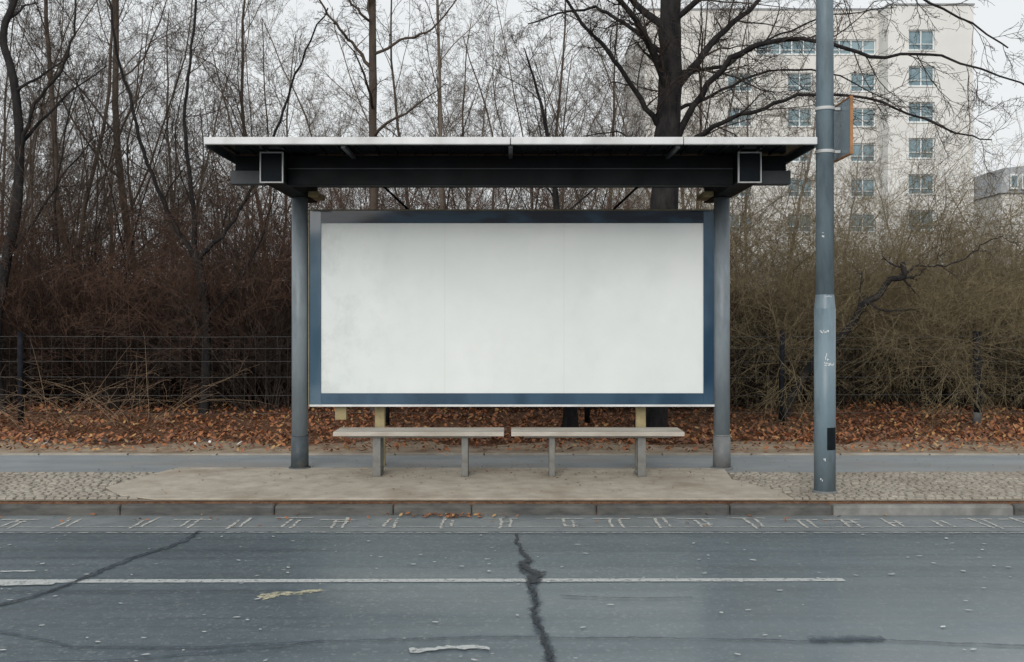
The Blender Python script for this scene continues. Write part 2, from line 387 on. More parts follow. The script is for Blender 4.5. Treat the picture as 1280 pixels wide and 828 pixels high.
C1=[G(250,665),G(228,678),G(212,685),G(170,697),G(130,712),G(85,733),G(30,750),G(-30,765)]
strip(mb,C1,0.06,0.07,0.009,0.3,0.04,11,1,1,.01)
strip(mb,C1,0.013,0.013,0.0115,0.6,0.03,41,0,1,.008)
C2=[G(664,724),G(665,738),G(670,755),G(669,770),G(678,792),G(681,806),G(689,832)]
strip(mb,[G(645,668),G(648,678),G(652,690),G(659,702)],0.035,0.05,0.0095,0.5,0.03,12,0,1,.010)
strip(mb,[G(655,702),G(662,712),G(666,722),G(663,731)],0.12,0.15,0.0102,0.3,0.03,13,0,1,.02)
strip(mb,[G(651,711),G(666,720),G(681,716)],0.05,0.05,0.0108,0.4,0.02,33,0)
strip(mb,C2,0.030,0.034,0.0112,0.5,0.035,14,0,1,.012)
strip(mb,C2,0.07,0.08,0.0065,0.3,0.03,34,1)
strip(mb,[G(-20,788),G(30,796),G(90,812),G(180,812),G(260,810),G(400,803),G(640,798),G(830,799),G(1000,803),G(1100,801),G(1200,807),G(1300,810)],0.028,0.028,0.0091,0.5,0.05,15,1,1,.006)
strip(mb,[G(700,746),G(780,749),G(865,748)],0.025,0.025,0.009,0.5,0.04,16,1)
strip(mb,[G(1012,803),G(1050,802),G(1105,800)],0.13,0.11,0.0094,0.15,0.03,17,1)
strip(mb,[G(20,830),G(160,826),G(300,815),G(400,803)],0.022,0.022,0.0087,0.5,0.04,18,1)
struct(mb.obj("tar_seam",['tar','tar2']))

def scatter(name,N,fn,size,mats,seed,lift=0.004,tilt=0.5,asp=1.0):
    r=random.Random(seed); mb=MB()
    for i in range(N):
        x,y,z=fn(r); a=r.uniform(0,6.28); s=size*r.uniform(0.5,1.3); tx=r.uniform(-tilt,tilt)*s; ty=r.uniform(-tilt,tilt)*s
        c,sn=math.cos(a),math.sin(a); P=[]
        for u,v in ((-1,0),(-.3,-.55),(.6,-.4),(1,0.1),(.4,.5),(-.4,.5)):
            u*=s*r.uniform(.8,1.1); v*=s*r.uniform(.7,1.1)
            P.append((x+(u*c-v*sn)*asp,y+u*sn+v*c,z+lift+abs(tx)+abs(ty)+tx*u/s+ty*v/s))
        mb.poly(P,r.choices(range(len(mats)),[5,5,1,1][:len(mats)])[0])
    o=mb.obj(name,mats); return o
cl_r=random.Random(77); CLU=[(cl_r.uniform(-10,10),12.0+abs(cl_r.gauss(0,1))*1.8) for _ in range(170)]
def verge_pt(r):
    q=r.random()
    if q<0.09: x=r.uniform(-10,10); y=11.15+r.random()*1.2
    elif q<0.45: c=r.choice(CLU); x=c[0]+r.gauss(0,.28); y=max(11.3,c[1]+r.gauss(0,.18))
    else: x=r.uniform(-10,10); y=r.uniform(12.1,16.8)
    return x,y,max(terrain(x,y),SW+0.004)
o=scatter("fallen_leaves",27000,verge_pt,0.031,['leaf2','leaf1','leaf3'],1,0.006,0.8); o["kind"]="stuff"; tag(o,"russet and brown dead leaves strewn along the verge","leaves")
def gut(r):
    if r.random()<0.5: return r.gauss(-0.5,0.22),r.uniform(8.0,8.11),0.006
    return r.uniform(-6,6),r.uniform(7.6,8.11),0.006
o=scatter("kerbside_leaves",190,gut,0.02,['leaf2','leaf1','leaf3'],2,0.004,0.5); o["kind"]="stuff"; tag(o,"small heap of dead leaves against the kerb","leaves")
def slabp(r):
    if r.random()<.35: return r.uniform(-2.4,2.4),r.uniform(9.3,10.2),SW+0.014
    return r.uniform(-4.5,5.5),r.uniform(8.4,10.9),SW+0.014
o=scatter("pavement_debris",620,slabp,0.013,['leaf2','joint','leaf3'],3,0.003,0.4); o["kind"]="stuff"; tag(o,"specks of leaf and grit on the pavement","debris")
def roadp(r): return r.uniform(-4,4),r.uniform(4.2,7.4),0.004
o=scatter("road_flecks",200,roadp,0.014,['fleck'],4,0.003,0.05,1.5); o["kind"]="stuff"; tag(o,"pale flecks and gum spots on the asphalt","debris")
def lit(r):
    return r.uniform(-6,-2.4),r.uniform(11.6,13.0),SW+0.01
o=scatter("paper_scraps",14,lit,0.04,['white'],9,0.01,0.6); o["kind"]="stuff"; tag(o,"scraps of white paper litter on the dirt verge","litter")

# ------------------------------------------------------------ bus shelter
cx=-0.012
sh=empty("bus_shelter",(cx,10,SW),"dark steel bus shelter with flat roof and wide blank billboard","bus shelter")
RY0,RY1,RX=8.40,10.9,2.59
mb=MB()
mb.box(cx-RX+.02,cx+RX-.02,RY0+.03,RY1,3.120,3.138,0)
roof=mb.obj("roof",['dark'],(cx,9.6,3.1),sh,bevel=0.004)
mb=MB()
for a,b in ((-RX,0),(0,1.46),(1.46,RX)):
    mb.box(cx+a+.003,cx+b-.003,RY0-0.012,RY0+.028,3.080,3.142,0)
mb.obj("fascia",['alu'],(cx,RY0,3.1),roof,bevel=0.006)
mb=MB()
for sx in (-1,1):
    x0,x1=sorted((cx+sx*(RX-.018),cx+sx*RX)); mb.box(x0,x1,RY0+.03,RY1,3.06,3.135,0)
mb.box(cx-RX+.02,cx+RX-.02,RY1+.002,RY1+.03,3.05,3.13,0)
mb.obj("edge_trim",['beamgrey'],(cx,9.6,3.1),roof,bevel=0.003)
mb=MB(); mb.box(cx-RX+.05,cx+RX-.05,RY0+.03,RY1-.02,3.104,3.118,0)
x=cx-RX+.12
while x<cx+RX-.1:
    mb.box(x,x+.014,RY0+.06,9.0,3.088,3.1035,0); x+=.16
mb.obj("ceiling_panel",['darkglass'],(cx,9.6,3.1),roof)
for x in (-1.42,0.0,1.42):
    mb=MB(); mb.box(cx+x-.018,cx+x+.018,RY0+.035,9.015,3.055,3.086,0)
    mb.obj("ceiling_rib",['beamgrey'],(cx+x,8.7,3.07),roof,bevel=0.002)
mb=MB(); mb.box(cx-2.02,cx+2.02,9.02,9.14,2.82,3.09,0)
mb.obj("cross_beam",['dark'],(cx,9.08,2.9),sh,bevel=0.006)  # near-black here, grey on the stubs: shading of one beam put into colour
mb=MB(); mb.box(cx-2.02,cx+2.02,9.006,9.018,2.965,2.973,0)
mb.obj("beam_lip",['beamgrey'],(cx,9.0,2.97),sh)
for s in (-1,1):
    x0,x1=sorted((cx+s*2.226,cx+s*2.54)); mb=MB(); mb.box(x0,x1,9.02,9.14,2.83,2.955,0)
    mb.obj("beam_stub",['beamgrey'],((x0+x1)/2,9.08,2.9),sh,bevel=0.006)
    x0,x1=sorted((cx+s*2.226,cx+s*2.50)); mb=MB(); mb.box(x0,x1,9.03,9.13,2.958,3.09,0)
    mb.obj("beam_packer",['dark'],((x0+x1)/2,9.08,3.0),sh,bevel=0.004)
for s in (-1,1):
    px=cx+s*2.12
    mb=MB(); mb.box(px-.095,px+.095,8.85,10.45,2.825,3.085,0)
    be=mb.obj("cantilever_beam",['dark'],(px,9.6,2.95),sh,bevel=0.008)
    mb=MB(); e=0.009; y0,y1=8.835,8.848; x0,x1,z0,z1=px-.103,px+.103,2.815,3.088
    mb.box(x0,x0+e,y0-.02,y1,z0,z1); mb.box(x1-e,x1,y0-.02,y1,z0,z1); mb.box(x0+e+.0005,x1-e-.0005,y0-.02,y1,z0,z0+e); mb.box(x0+e+.0005,x1-e-.0005,y0-.02,y1,z1-e,z1)
    mb.obj("end_rim",['rim'],(px,8.84,2.95),be)
    mb=MB(); mb.box(x0+e+.001,x1-e-.001,y0,y1-.001,z0+e+.001,z1-e-.001)
    mb.obj("end_cap",['black'],(px,8.84,2.95),be)
    mb=MB(); mb.box(*(sorted((px-s*.10,px-s*.20))),9.9,10.3,2.83,2.88,0)
    mb.obj("bracket",['ochre'],(px,10.1,2.85),be,bevel=0.005)
    mb=MB(); mb.cyl((px,10,SW+.33),(px,10,2.823),.080,.080,40)
    po=mb.obj("post",['steel'],(px,10,SW),sh)
    mb=MB(); mb.cyl((px,10,SW),(px,10,SW+.335),.088,.086,40); mb.cyl((px,10,SW+.3352),(px,10,SW+.35),.083,.081,40)
    mb.obj("foot_sleeve",['collar' if s<0 else 'collar2'],(px,10,SW),po)
    mb=MB(); mb.cyl((px,10,SW+0.001),(px,10,SW+.025),.115,.108,32); mb.obj("base_ring",['collar' if s<0 else 'collar2'],(px,10,SW),po)
bx0,_,bz1=W(385.5,262,10); bx1,_,bz0=W(895,508.5,10)
sx0,_,sz1=W(401,279,10); sx1,_,sz0=W(879.5,492,10)
ap=empty("advertising_panel",((bx0+bx1)/2,10.1,bz0),"","")
del ap["label"]; del ap["category"]
ap.parent=sh; ap.location=Vector(((bx0+bx1)/2,10.1,bz0))-Vector(sh.location)
mb=MB(); mb.box(bx0+.02,bx1-.02,10.03,10.16,bz0+.02,bz1-.02); mb.obj("backing_case",['dark'],(0,10.1,1.7),ap,bevel=0.006)
mb=MB(); t=0.012
mb.box(bx0,bx0+t,9.985,10.17,bz0,bz1,0); mb.box(bx1-t,bx1,9.985,10.17,bz0,bz1,0)
mb.box(bx0+t+.001,bx1-t-.001,9.985,10.17,bz1-t,bz1,0); mb.box(bx0+t+.001,bx1-t-.001,9.98,10.17,bz0,bz0+.022,1)
mb.obj("rim",['bronze','alu'],(0,10,1.7),ap,bevel=0.003)
y0,y1=10.0,10.028; a,b,c,d=bx0+t+.001,bx1-t-.001,bz0+.024,bz1-t-.001
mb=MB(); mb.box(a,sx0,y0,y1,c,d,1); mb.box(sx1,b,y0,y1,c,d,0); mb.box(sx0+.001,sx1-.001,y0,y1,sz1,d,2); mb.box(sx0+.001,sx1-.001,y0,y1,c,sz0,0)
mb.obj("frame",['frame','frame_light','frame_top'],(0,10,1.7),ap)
mb=MB(); mb.box(sx0+.001,sx1-.001,10.012,10.027,sz0+.001,sz1-.001); mb.obj("poster_screen",['screen'],(0,10,1.7),ap)
for px in (556,705): 
    mb=MB(); x=W(px,0,10)[0]; mb.box(x-.0018,x+.0018,10.0105,10.0118,sz0+.002,sz1-.002)
    mb.obj("poster_seam",['seam'],(x,10,1.7),ap)
for px in (475,801):
    x=W(px,0,10.2)[0]; mb=MB(); mb.box(x-.05,x+.05,10.18,10.26,SW+.002,1.2); mb.obj("support_post",['ochre'],(x,10.2,SW),ap,bevel=0.006)
x=W(429,0,10.2)[0]; mb=MB(); mb.box(x-.06,x+.055,10.06,10.14,bz0-.14,bz0-.003); mb.obj("lower_bracket",['ochre'],(x,10.1,bz0),ap,bevel=0.006)
for s in (-1,1):
    mb=MB(); mb.cyl((cx+s*1.45,9.9,3.10),(cx+s*1.02,10.14,bz1-.01),.012,.012,10); mb.obj("tie_rod",['dark'],(cx+s*1.2,10,3),sh)

# ------------------------------------------------------------ benches
def bench(pxa,pxb,legs,label):
    xa=(pxa-640)*9.4/F; xb=(pxb-640)*9.4/F; top=0.545
    e=empty("bench",((xa+xb)/2,9.55,SW+.014),label,"bench","benches under the shelter")
    mb=MB()
    for i in range(3):
        a=9.36+i*0.137; mb.box(xa,xb,a,a+0.131,top-.042,top,0)
    mb.obj("seat",['benchtop'],((xa+xb)/2,9.55,top),e,bevel=0.006)
    mb=MB(); mb.box(xa+.12,xb-.12,9.42,9.70,top-.062,top-.0435,0); mb.obj("seat_bearer",['benchleg'],((xa+xb)/2,9.55,top-.05),e)
    for px,w in legs:
        x=(px-640)*9.45/F; w=w*9.45/F/2
        mb=MB(); mb.box(x-w,x+w,9.43,9.50,SW+.012,top-.063,0); mb.box(x-w*.9,x+w*.9,9.64,9.70,SW+.012,top-.063,0)
        mb.box(x-w*.8,x+w*.8,9.502,9.638,SW+.05,SW+.085,0); mb.box(x-w*1.2,x+w*1.2,9.41,9.72,SW+.0145,SW+.022,0)
        mb.obj("leg",['benchleg'],(x,9.5,SW),e,bevel=0.004)
bench(417,630,[(471,10),(581,8)],"weathered slab-topped bench on grey legs under the billboard")
bench(639,855,[(690,7),(802,10)],"weathered slab-topped bench on grey legs under the billboard")

# ------------------------------------------------------------ street lamp
lx,ly=(1031-640)*8.6/F,8.6
la=empty("street_lamp",(lx,ly,SW),"blue-grey steel street lamp pole with stickers beside shelter","street lamp")
zt=W(0,386,ly)[2]
mb=MB(); mb.cyl((lx,ly,zt+.10),(lx,ly,7.5),.077,.066,40); mb.obj("upper_shaft",['lamp'],(lx,ly,SW),la)
mb=MB(); mb.cyl((lx,ly,SW),(lx,ly,zt),.091,.090,40); mb.cyl((lx,ly,zt+.0003),(lx,ly,zt+.12),.090,.0775,40,cap=False); mb.obj("lower_shaft",['lamp'],(lx,ly,SW),la)
mb=MB(); mb.cyl((lx,ly,SW),(lx,ly,SW+.03),.112,.10,32); mb.obj("base_collar",['collar2'],(lx,ly,SW),la)
def curved(r,a0,a1,z0,z1,mi,mb,n=8):
    for i in range(n):
        p=a0+(a1-a0)*i/n; q=a0+(a1-a0)*(i+1)/n
        f=lambda a,z:(lx+r*math.sin(a),ly-r*math.cos(a),z)
        mb.poly([f(p,z0),f(q,z0),f(q,z1),f(p,z1)],mi)
zA,zB=W(0,563,8.51)[2],W(0,535,8.51)[2]
mb=MB(); curved(.0945,-0.1,0.9,zA,zB,0,mb); mb.obj("access_door",['black'],(lx,ly,SW),la)
r2=random.Random(3)
def scribble(mb,zc,h,a0,a1,n,rr):
    for i in range(n):
        a=a0+(a1-a0)*i/n; w=(a1-a0)/n*r2.uniform(.4,.75); zz=zc+r2.uniform(-h*.3,h*.3); hh=h*r2.uniform(.25,.6)
        curved(rr,a,a+w,zz-hh/2,zz+hh/2,0,mb,2)
for grp in (((372,.035,-.3,.5,6),(374,.012,-.5,.6,4)),((415,.03,-.75,.1,8),),((446,.06,-.25,-.1,2),(449,.03,-.1,.1,2),(455,.028,-.35,.65,10),(457,.010,-.35,.65,3)),((295,.03,-.6,-.3,2),(291,.03,-.6,-.4,2)),((575,.05,-.4,-.2,2),),((600,.03,-.7,-.4,2),)):
    mb=MB()
    for py,h,a0,a1,n in grp:
        scribble(mb,CZ+(HY-py)*8.51/F,h,a0,a1,n,.0925 if py>386 else .0795)
    mb.obj("sticker",['sticker'],(lx,ly,SW),la)
mb=MB(); mb.cyl((lx,ly,7.4),(lx,ly-1.2,7.75),.035,.03,16); mb.obj("lamp_arm",['lamp'],(lx,ly,7.4),la)
mb=MB(); mb.prism([(lx-.13,ly-1.9),(lx+.13,ly-1.9),(lx+.15,ly-1.2),(lx-.15,ly-1.2)],7.70,7.80,0); mb.obj("lamp_head",['lamp'],(lx,ly-1.5,7.75),la,bevel=0.03)
sg=empty("bus_stop_sign",(lx+.15,ly,3.0),"grey-blue flag sign with thin orange edge clamped to the pole","sign")
x0=2.842; ya,yb=8.34,8.90; za,zb=2.99,3.48
mb=MB(); mb.box(x0-.003,x0+.016,ya+.014,yb-.014,za+.014,zb-.014); mb.obj("sign_face",['signface'],(x0,ly,3.2),sg)
mb=MB(); A,B=x0-.008,x0+.018
mb.box(A,B,ya,ya+.0135,za,zb); mb.box(A,B,yb-.0135,yb,za,zb)
mb.box(A,B,ya+.014,yb-.014,zb-.0135,zb); mb.box(A,B,ya+.014,yb-.014,za,za+.0135)
mb.obj("sign_frame",['orange'],(x0,ly,3.2),sg,bevel=0.002)
for z in (3.05,3.42):
    mb=MB(); mb.cyl((lx,ly,z-.014),(lx,ly,z+.014),.083,.083,32); mb.box(lx+.06,x0-.009,ly-.02,ly+.02,z-.012,z+.012)
    mb.obj("clamp",['rim'],(lx,ly,z),sg,bevel=0.002)

# ------------------------------------------------------------ fence
fe=empty("wire_fence",(0,14.0,SW),"low wire mesh fence on dark posts at the thicket edge","fence")
FX=[-12.9,-10.0,-6.86,-1.75,1.05,3.76,6.50,9.4,12.2]
for i,x in enumerate(FX):
    thick=abs(x-6.50)<.1; y=13.9
    w=.055 if thick else .040
    mb=MB(); z0=terrain(x,y)-.05
    mb.cyl((x,y,z0+(.22 if thick else 0)),(x+(.015 if i%2 else -.01),y,1.43+rs.uniform(-.03,.03)),w,w*.92,12,0)
    if thick: mb.cyl((x-.012,y,z0),(x,y,z0+.22),w*1.15,w*1.02,12,1)
    mb.obj("post",['wood_post','wood_foot'],(x,y,z0),fe)
mb=MB()
for z in (0.30,0.55,0.8,1.02,1.2,1.37):
    for a,b in zip(FX[:-1],FX[1:]):
        m_=(a+b)/2; s_=rs.uniform(.0,.03)
        mb.cyl((a,13.96,z),(m_,13.96,z-s_),.003,.003,4,0,False); mb.cyl((m_,13.96,z-s_),(b,13.96,z),.003,.003,4,0,False)
x=FX[0]
while x<FX[-1]:
    mb.cyl((x,13.955,.2),(x+rs.uniform(-.01,.01),13.955,1.37),.0014,.0014,3,0,False); x+=.15
mb.obj("wire_mesh",['wire'],(0,13.96,.7),fe)

# ------------------------------------------------------------ building
def building(name,label,x0,x1,yf,depth,z1,cols,rows,wallmat,cw,ch,extra=()):
    e=empty(name,((x0+x1)/2,yf,0),label,"building")
    ops=[]
    for c in cols:
        for r_ in rows: ops.append((c-cw/2,c+cw/2,r_-ch/2,r_+ch/2))
    ops+=list(extra)
    X=sorted(set([x0,x1]+[o[0] for o in ops]+[o[1] for o in ops])); Z=sorted(set([0,z1]+[o[2] for o in ops]+[o[3] for o in ops]))
    mb=MB()
    for i in range(len(X)-1):
        for j in range(len(Z)-1):
            mx=(X[i]+X[i+1])/2; mz=(Z[j]+Z[j+1])/2
            if any(o[0]<mx<o[1] and o[2]<mz<o[3] for o in ops): continue
            mb.poly([(X[i],yf,Z[j]),(X[i+1],yf,Z[j]),(X[i+1],yf,Z[j+1]),(X[i],yf,Z[j+1])])
    D=.3
    for a,b,c,d in ops:
        mb.poly([(a,yf,c),(a,yf+D,c),(a,yf+D,d),(a,yf,d)]); mb.poly([(b,yf,c),(b,yf,d),(b,yf+D,d),(b,yf+D,c)])
        mb.poly([(a,yf,d),(a,yf+D,d),(b,yf+D,d),(b,yf,d)]); mb.poly([(a,yf,c),(b,yf,c),(b,yf+D,c),(a,yf+D,c)])
    mb.poly([(x0,yf,0),(x0,yf,z1),(x0,yf+depth,z1),(x0,yf+depth,0)]); mb.poly([(x1,yf,0),(x1,yf+depth,0),(x1,yf+depth,z1),(x1,yf,z1)])
    mb.poly([(x0,yf+depth,0),(x0,yf+depth,z1),(x1,yf+depth,z1),(x1,yf+depth,0)]); mb.poly([(x0,yf,z1),(x1,yf,z1),(x1,yf+depth,z1),(x0,yf+depth,z1)])
    mb.obj("wall",[wallmat],((x0+x1)/2,yf,0),e)
    mb=MB(); mb.box(x0-.06,x1+.06,yf-.08,yf+.3,z1+.003,z1+.14); mb.box(x0-.06,x1+.06,yf+.303,yf+depth,z1+.003,z1+.13); mb.obj("parapet",['rooftile'],((x0+x1)/2,yf,z1),e)
    for a,b,c,d in ops:
        w=empty("window",((a+b)/2,yf+.2,c),"","" ); del w["label"]; del w["category"]
        w.parent=e; w.location=Vector(((a+b)/2,yf+.2,c))-Vector(e.location)
        mb=MB(); t=.09; n=max(2,round((b-a)/1.0))
        mb.box(a,b,yf+.14,yf+.22,c,c+t); mb.box(a,b,yf+.14,yf+.22,d-t,d)
        for k in range(n+1):
            xx=a+(b-a-t)*k/n; mb.box(xx,xx+t,yf+.145,yf+.215,c+t+.003,d-t-.003)
        if ch>1: mb.box(a+t,b-t,yf+.15,yf+.21,c+(d-c)*.3,c+(d-c)*.3+.05)
        mb.box(a-.05,b+.05,yf-.08,yf+.13,c-.08,c-.003)
        mb.obj("frame",['wframe'],((a+b)/2,yf+.2,c),w)
        mb=MB(); mb.poly([(a,yf+.25,c),(b,yf+.25,c),(b,yf+.25,d),(a,yf+.25,d)]); mb.obj("glass_pane",['wglass'],((a+b)/2,yf+.2,c),w)
    return e
D1=78.
k=D1/F
rows=[CZ+(HY-y)*k for y in (50,91,132,180,227)]
rows=[rows[0]-i*2.83 for i in range(6)]
building("apartment_block","pale rendered apartment block with rows of white-framed windows",(1110-640)*k,(1217-640)*k,D1,16,CZ+(HY-7)*k,[(1152-640)*k],rows,'render_wall',2.05,1.6)
k2=80./F
building("apartment_wing","pale grey apartment wing with ribbon windows behind bare branches",(806-640)*k2,(1108-640)*k2,80.,14,CZ+(HY-13)*k2,[(1079-640)*k2,(1000-640)*k2,(925-640)*k2],rows[1:],'render_wall2',2.0,1.5,
    [((945-640)*k2,(1095-640)*k2,rows[0]-.6,rows[0]+.6)])
e=empty("slate_roofed_house",(60,115,0),"distant grey house with slate roof and small dormer windows","house")
kk=115/F
xa=(1236-640)*kk; za=CZ+(HY-228)*kk; 
mb=MB(); mb.box(xa,xa+16,112,130,0,CZ+(HY-246)*kk); mb.obj("wall",['render_wall2'],(xa+8,120,0),e)
z0=CZ+(HY-246)*kk; z1=CZ+(HY-212)*kk
mb=MB(); b_=[(xa-.3,111.6,z0+.003),(xa+16.3,111.6,z0+.003),(xa+16.3,130.4,z0+.003),(xa-.3,130.4,z0+.003)]; t_=[(xa+1.2,114,z1),(xa+15,114,z1+1.5),(xa+15,128,z1+1.5),(xa+1.2,128,z1)]
mb.v=b_+t_; mb.f=[[0,1,5,4],[1,2,6,5],[2,3,7,6],[3,0,4,7],[4,5,6,7],[3,2,1,0]]; mb.m=[0]*6; mb.sm=[False]*6
mb.obj("roof",['rooftile'],(xa+8,120,z0),e)
for i in range(4):
    x=xa+.7+i*1.3; mb=MB(); mb.box(x,x+.9,111.4,114,z0+.4,z0+2.1,0); mb.box(x+.12,x+.78,111.38,111.395,z0+.6,z0+1.9,1); mb.obj("dormer_window",['wframe','wglass'],(x,112,z0),e)

# ------------------------------------------------------------ vegetation
def nrm(d):
    l=math.sqrt(d[0]*d[0]+d[1]*d[1]+d[2]*d[2]) or 1; return (d[0]/l,d[1]/l,d[2]/l)
def perp(d,r,ang,flat=1.0):
    while True:
        u=(r.gauss(0,1),r.gauss(0,1),r.gauss(0,1)); dot=u[0]*d[0]+u[1]*d[1]+u[2]*d[2]
        v=(u[0]-dot*d[0],u[1]-dot*d[1],u[2]-dot*d[2]); l=math.sqrt(v[0]**2+v[1]**2+v[2]**2)
        if l>.1: break
    c,s=math.cos(ang),math.sin(ang)
    return nrm((d[0]*c+v[0]/l*s,d[1]*c+v[1]/l*s,(d[2]*c+v[2]/l*s)))
def children(out,r,pts,rad,Ln,lvl,C):
    if lvl>=C['max']: return
    n=len(pts)-1; cnt=C['n'][lvl]; cnt=int(cnt*r.uniform(.75,1.25)+.5)
    for q in range(cnt):
        t=C['start'][lvl]+(1-C['start'][lvl])*(q+r.random())/max(1,cnt)
        t=min(t,.985); i=int(t*n); f=t*n-i
        a,b=pts[i],pts[i+1]; p=(a[0]+(b[0]-a[0])*f,a[1]+(b[1]-a[1])*f,a[2]+(b[2]-a[2])*f)
        d=nrm((b[0]-a[0],b[1]-a[1],b[2]-a[2])); rr=rad[i]+(rad[i+1]-rad[i])*f
        ang=math.radians(r.gauss(C['ang'][lvl],9)); nd=perp(d,r,ang)
        ll=Ln*C['ratio'][lvl]*(1-.55*t)*r.uniform(.65,1.25)
        grow(out,r,p,nd,ll,min(rr*.75,max(rr*C['rr'],C['rmin'])),lvl+1,C)
def grow(out,r,p,d,Ln,rad,lvl,C):
    n=C['seg'][lvl]; pts=[p]; rs_=[rad]; w=C['wob'][lvl]; tr=C['trop'][lvl]
    end=max(C['rmin']*.6,rad*C['tip'])
    for i in range(n):
        d=nrm((d[0]+r.gauss(0,w),d[1]+r.gauss(0,w),d[2]+r.gauss(0,w)+tr))
        s=Ln/n; p=(p[0]+d[0]*s,p[1]+d[1]*s,p[2]+d[2]*s); pts.append(p); rs_.append(rad+(end-rad)*(i+1)/n)
    out.setdefault(lvl,[]).append((pts,rs_)); children(out,r,pts,rs_,Ln,lvl,C)
def tube_mesh(name,lines,sides,mat,origin=(0,0,0)):
    P=[];T=[];R=[];seg=[];b=0
    for pts,rd in lines:
        n=len(pts)
        for i in range(n):
            a=pts[max(i-1,0)]; c=pts[min(i+1,n-1)]; P.append(pts[i]); T.append((c[0]-a[0],c[1]-a[1],c[2]-a[2])); R.append(rd[i])
            if i<n-1: seg.append(b+i)
        b+=n
    P=np.array(P)-np.array(origin); T=np.array(T); R=np.array(R); seg=np.array(seg)
    T/=np.linalg.norm(T,axis=1)[:,None]+1e-9
    ref=np.array([.93,.31,.19]); N=np.cross(T,ref); N/=np.linalg.norm(N,axis=1)[:,None]+1e-9; B=np.cross(T,N)
    V=np.zeros((len(P),sides,3))
    for k in range(sides):
        a=2*math.pi*k/sides; V[:,k,:]=P+(N*math.cos(a)+B*math.sin(a))*R[:,None]
    V=V.reshape(-1,3); Q=[]
    for k in range(sides):
        j=(k+1)%sides; Q.append(np.stack([seg*sides+k,seg*sides+j,(seg+1)*sides+j,(seg+1)*sides+k],1))
    Q=np.concatenate(Q,0)
    me=bpy.data.meshes.new(name); me.vertices.add(len(V)); me.vertices.foreach_set("co",V.ravel())
    me.loops.add(Q.size); me.loops.foreach_set("vertex_index",Q.ravel().astype(np.int32))
    me.polygons.add(len(Q)); me.polygons.foreach_set("loop_start",np.arange(0,Q.size,4,dtype=np.int32))
    me.polygons.foreach_set("use_smooth",np.ones(len(Q),dtype=bool))
    me.update(calc_edges=True); me.materials.append(M[mat]); return me
TREE=dict(max=4,n=[19,9,6,4],start=[.12,.15,.12,.1],ang=[42,40,42,44],ratio=[.40,.48,.5,.55],rr=.36,rmin=.0042,tip=.2,
          seg=[14,8,6,4,3],wob=[.07,.13,.16,.2,.22],trop=[.03,.04,.02,.0,.0])
def tree_meshes(seed,C,H,r0,mt,mc,stems=1,lean=.05,scale_c=1):
    r=random.Random(seed); out={}
    for s in range(stems):
        d=nrm((r.gauss(0,lean+(0.14 if stems>1 else 0)),r.gauss(0,lean+(0.1 if stems>1 else 0)),1))
        grow(out,r,(r.gauss(0,.12*(stems-1)),r.gauss(0,.1*(stems-1)),-.1),d,H*r.uniform(.85,1),r0*(1 if s==0 else r.uniform(.6,.9)),0,C)
    t=tube_mesh("trunk",out[0]+out.get(1,[]),7,mt); 
    tw=[]
    for l in out:
        if l>=2: tw+=out[l]
    c=tube_mesh("crown",tw,3,mc); return t,c
LIB={}
LIB['tall1']=tree_meshes(1,TREE,13,.080,'bark_brown','bark_brown')
LIB['tall2']=tree_meshes(2,TREE,14,.09,'bark_brown','bark_brown')
LIB['tall3']=tree_meshes(3,TREE,12,.062,'bark_brown','bark_brown')
LIB['multi1']=tree_meshes(4,dict(TREE,n=[11,8,5,4]),8.5,.045,'bark_brown','bark_brown',3,.08)
LIB['multi2']=tree_meshes(5,dict(TREE,n=[11,8,5,4]),7.5,.042,'bark_dark','bark_brown',3,.1)
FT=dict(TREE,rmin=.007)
LIB['far1']=tree_meshes(6,FT,15,.085,'bark_far_haze','bark_far_haze')
LIB['far2']=tree_meshes(7,dict(FT,n=[18,9,6,4]),14,.08,'bark_grey','bark_far_haze')
LIB['far3']=tree_meshes(8,dict(FT,n=[12,8,6,4]),12,.06,'bark_grey','bark_far_haze',2,.08)
def put_tree(kind,x,y,rot,sc,label,group):
    e=empty("tree",(x,y,terrain(x,y)),label,"tree",group); e.rotation_euler=(0,0,rot); e.scale=(sc,sc,sc)
    for nm,me in zip(("trunk","crown"),LIB[kind]):
        o=bpy.data.objects.new(nm,me); COL.objects.link(o); o.parent=e
LBL={'tall':"tall slender bare brown tree in the roadside wood",'mult':"multi-stemmed bare tree rising from the thicket",'far':"bare tree deep in the wood, coloured pale for haze"}
r=random.Random(42)
def lab(k): return LBL['far'] if k.startswith('far') else LBL[k[:4]]
near=[(75,17,'tall3'),(130,18,'tall1'),(207,20,'tall2'),(170,17,'multi2'),(312,18,'multi1'),(352,21,'tall3'),(30,20,'multi1'),(600,21,'multi2'),(662,19,'multi1'),(745,20,'multi2'),(100,22,'multi1'),(700,22,'tall3'),(520,22,'tall3'),(280,21,'multi1'),(0,18,'multi1')]
for px,y,kd in near: put_tree(kd,(px-640)*y/F,y,r.uniform(0,6.28),r.uniform(.85,1.05),lab(kd),"bare trees at the wood edge")
for i in range(18):
    px=-60+i*(940/18.)+r.uniform(-20,20); y=r.uniform(24,31)
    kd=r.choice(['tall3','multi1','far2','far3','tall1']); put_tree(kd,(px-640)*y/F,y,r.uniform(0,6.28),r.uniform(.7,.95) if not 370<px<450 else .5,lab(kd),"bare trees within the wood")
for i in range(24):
    px=-60+i*(960/24.)+r.uniform(-20,20); y=r.uniform(34,48); kd=r.choice(['far1','far2','far3']); put_tree(kd,(px-640)*y/F,y,r.uniform(0,6.28),r.uniform(.65,.95),lab(kd),"bare trees deep in the wood")
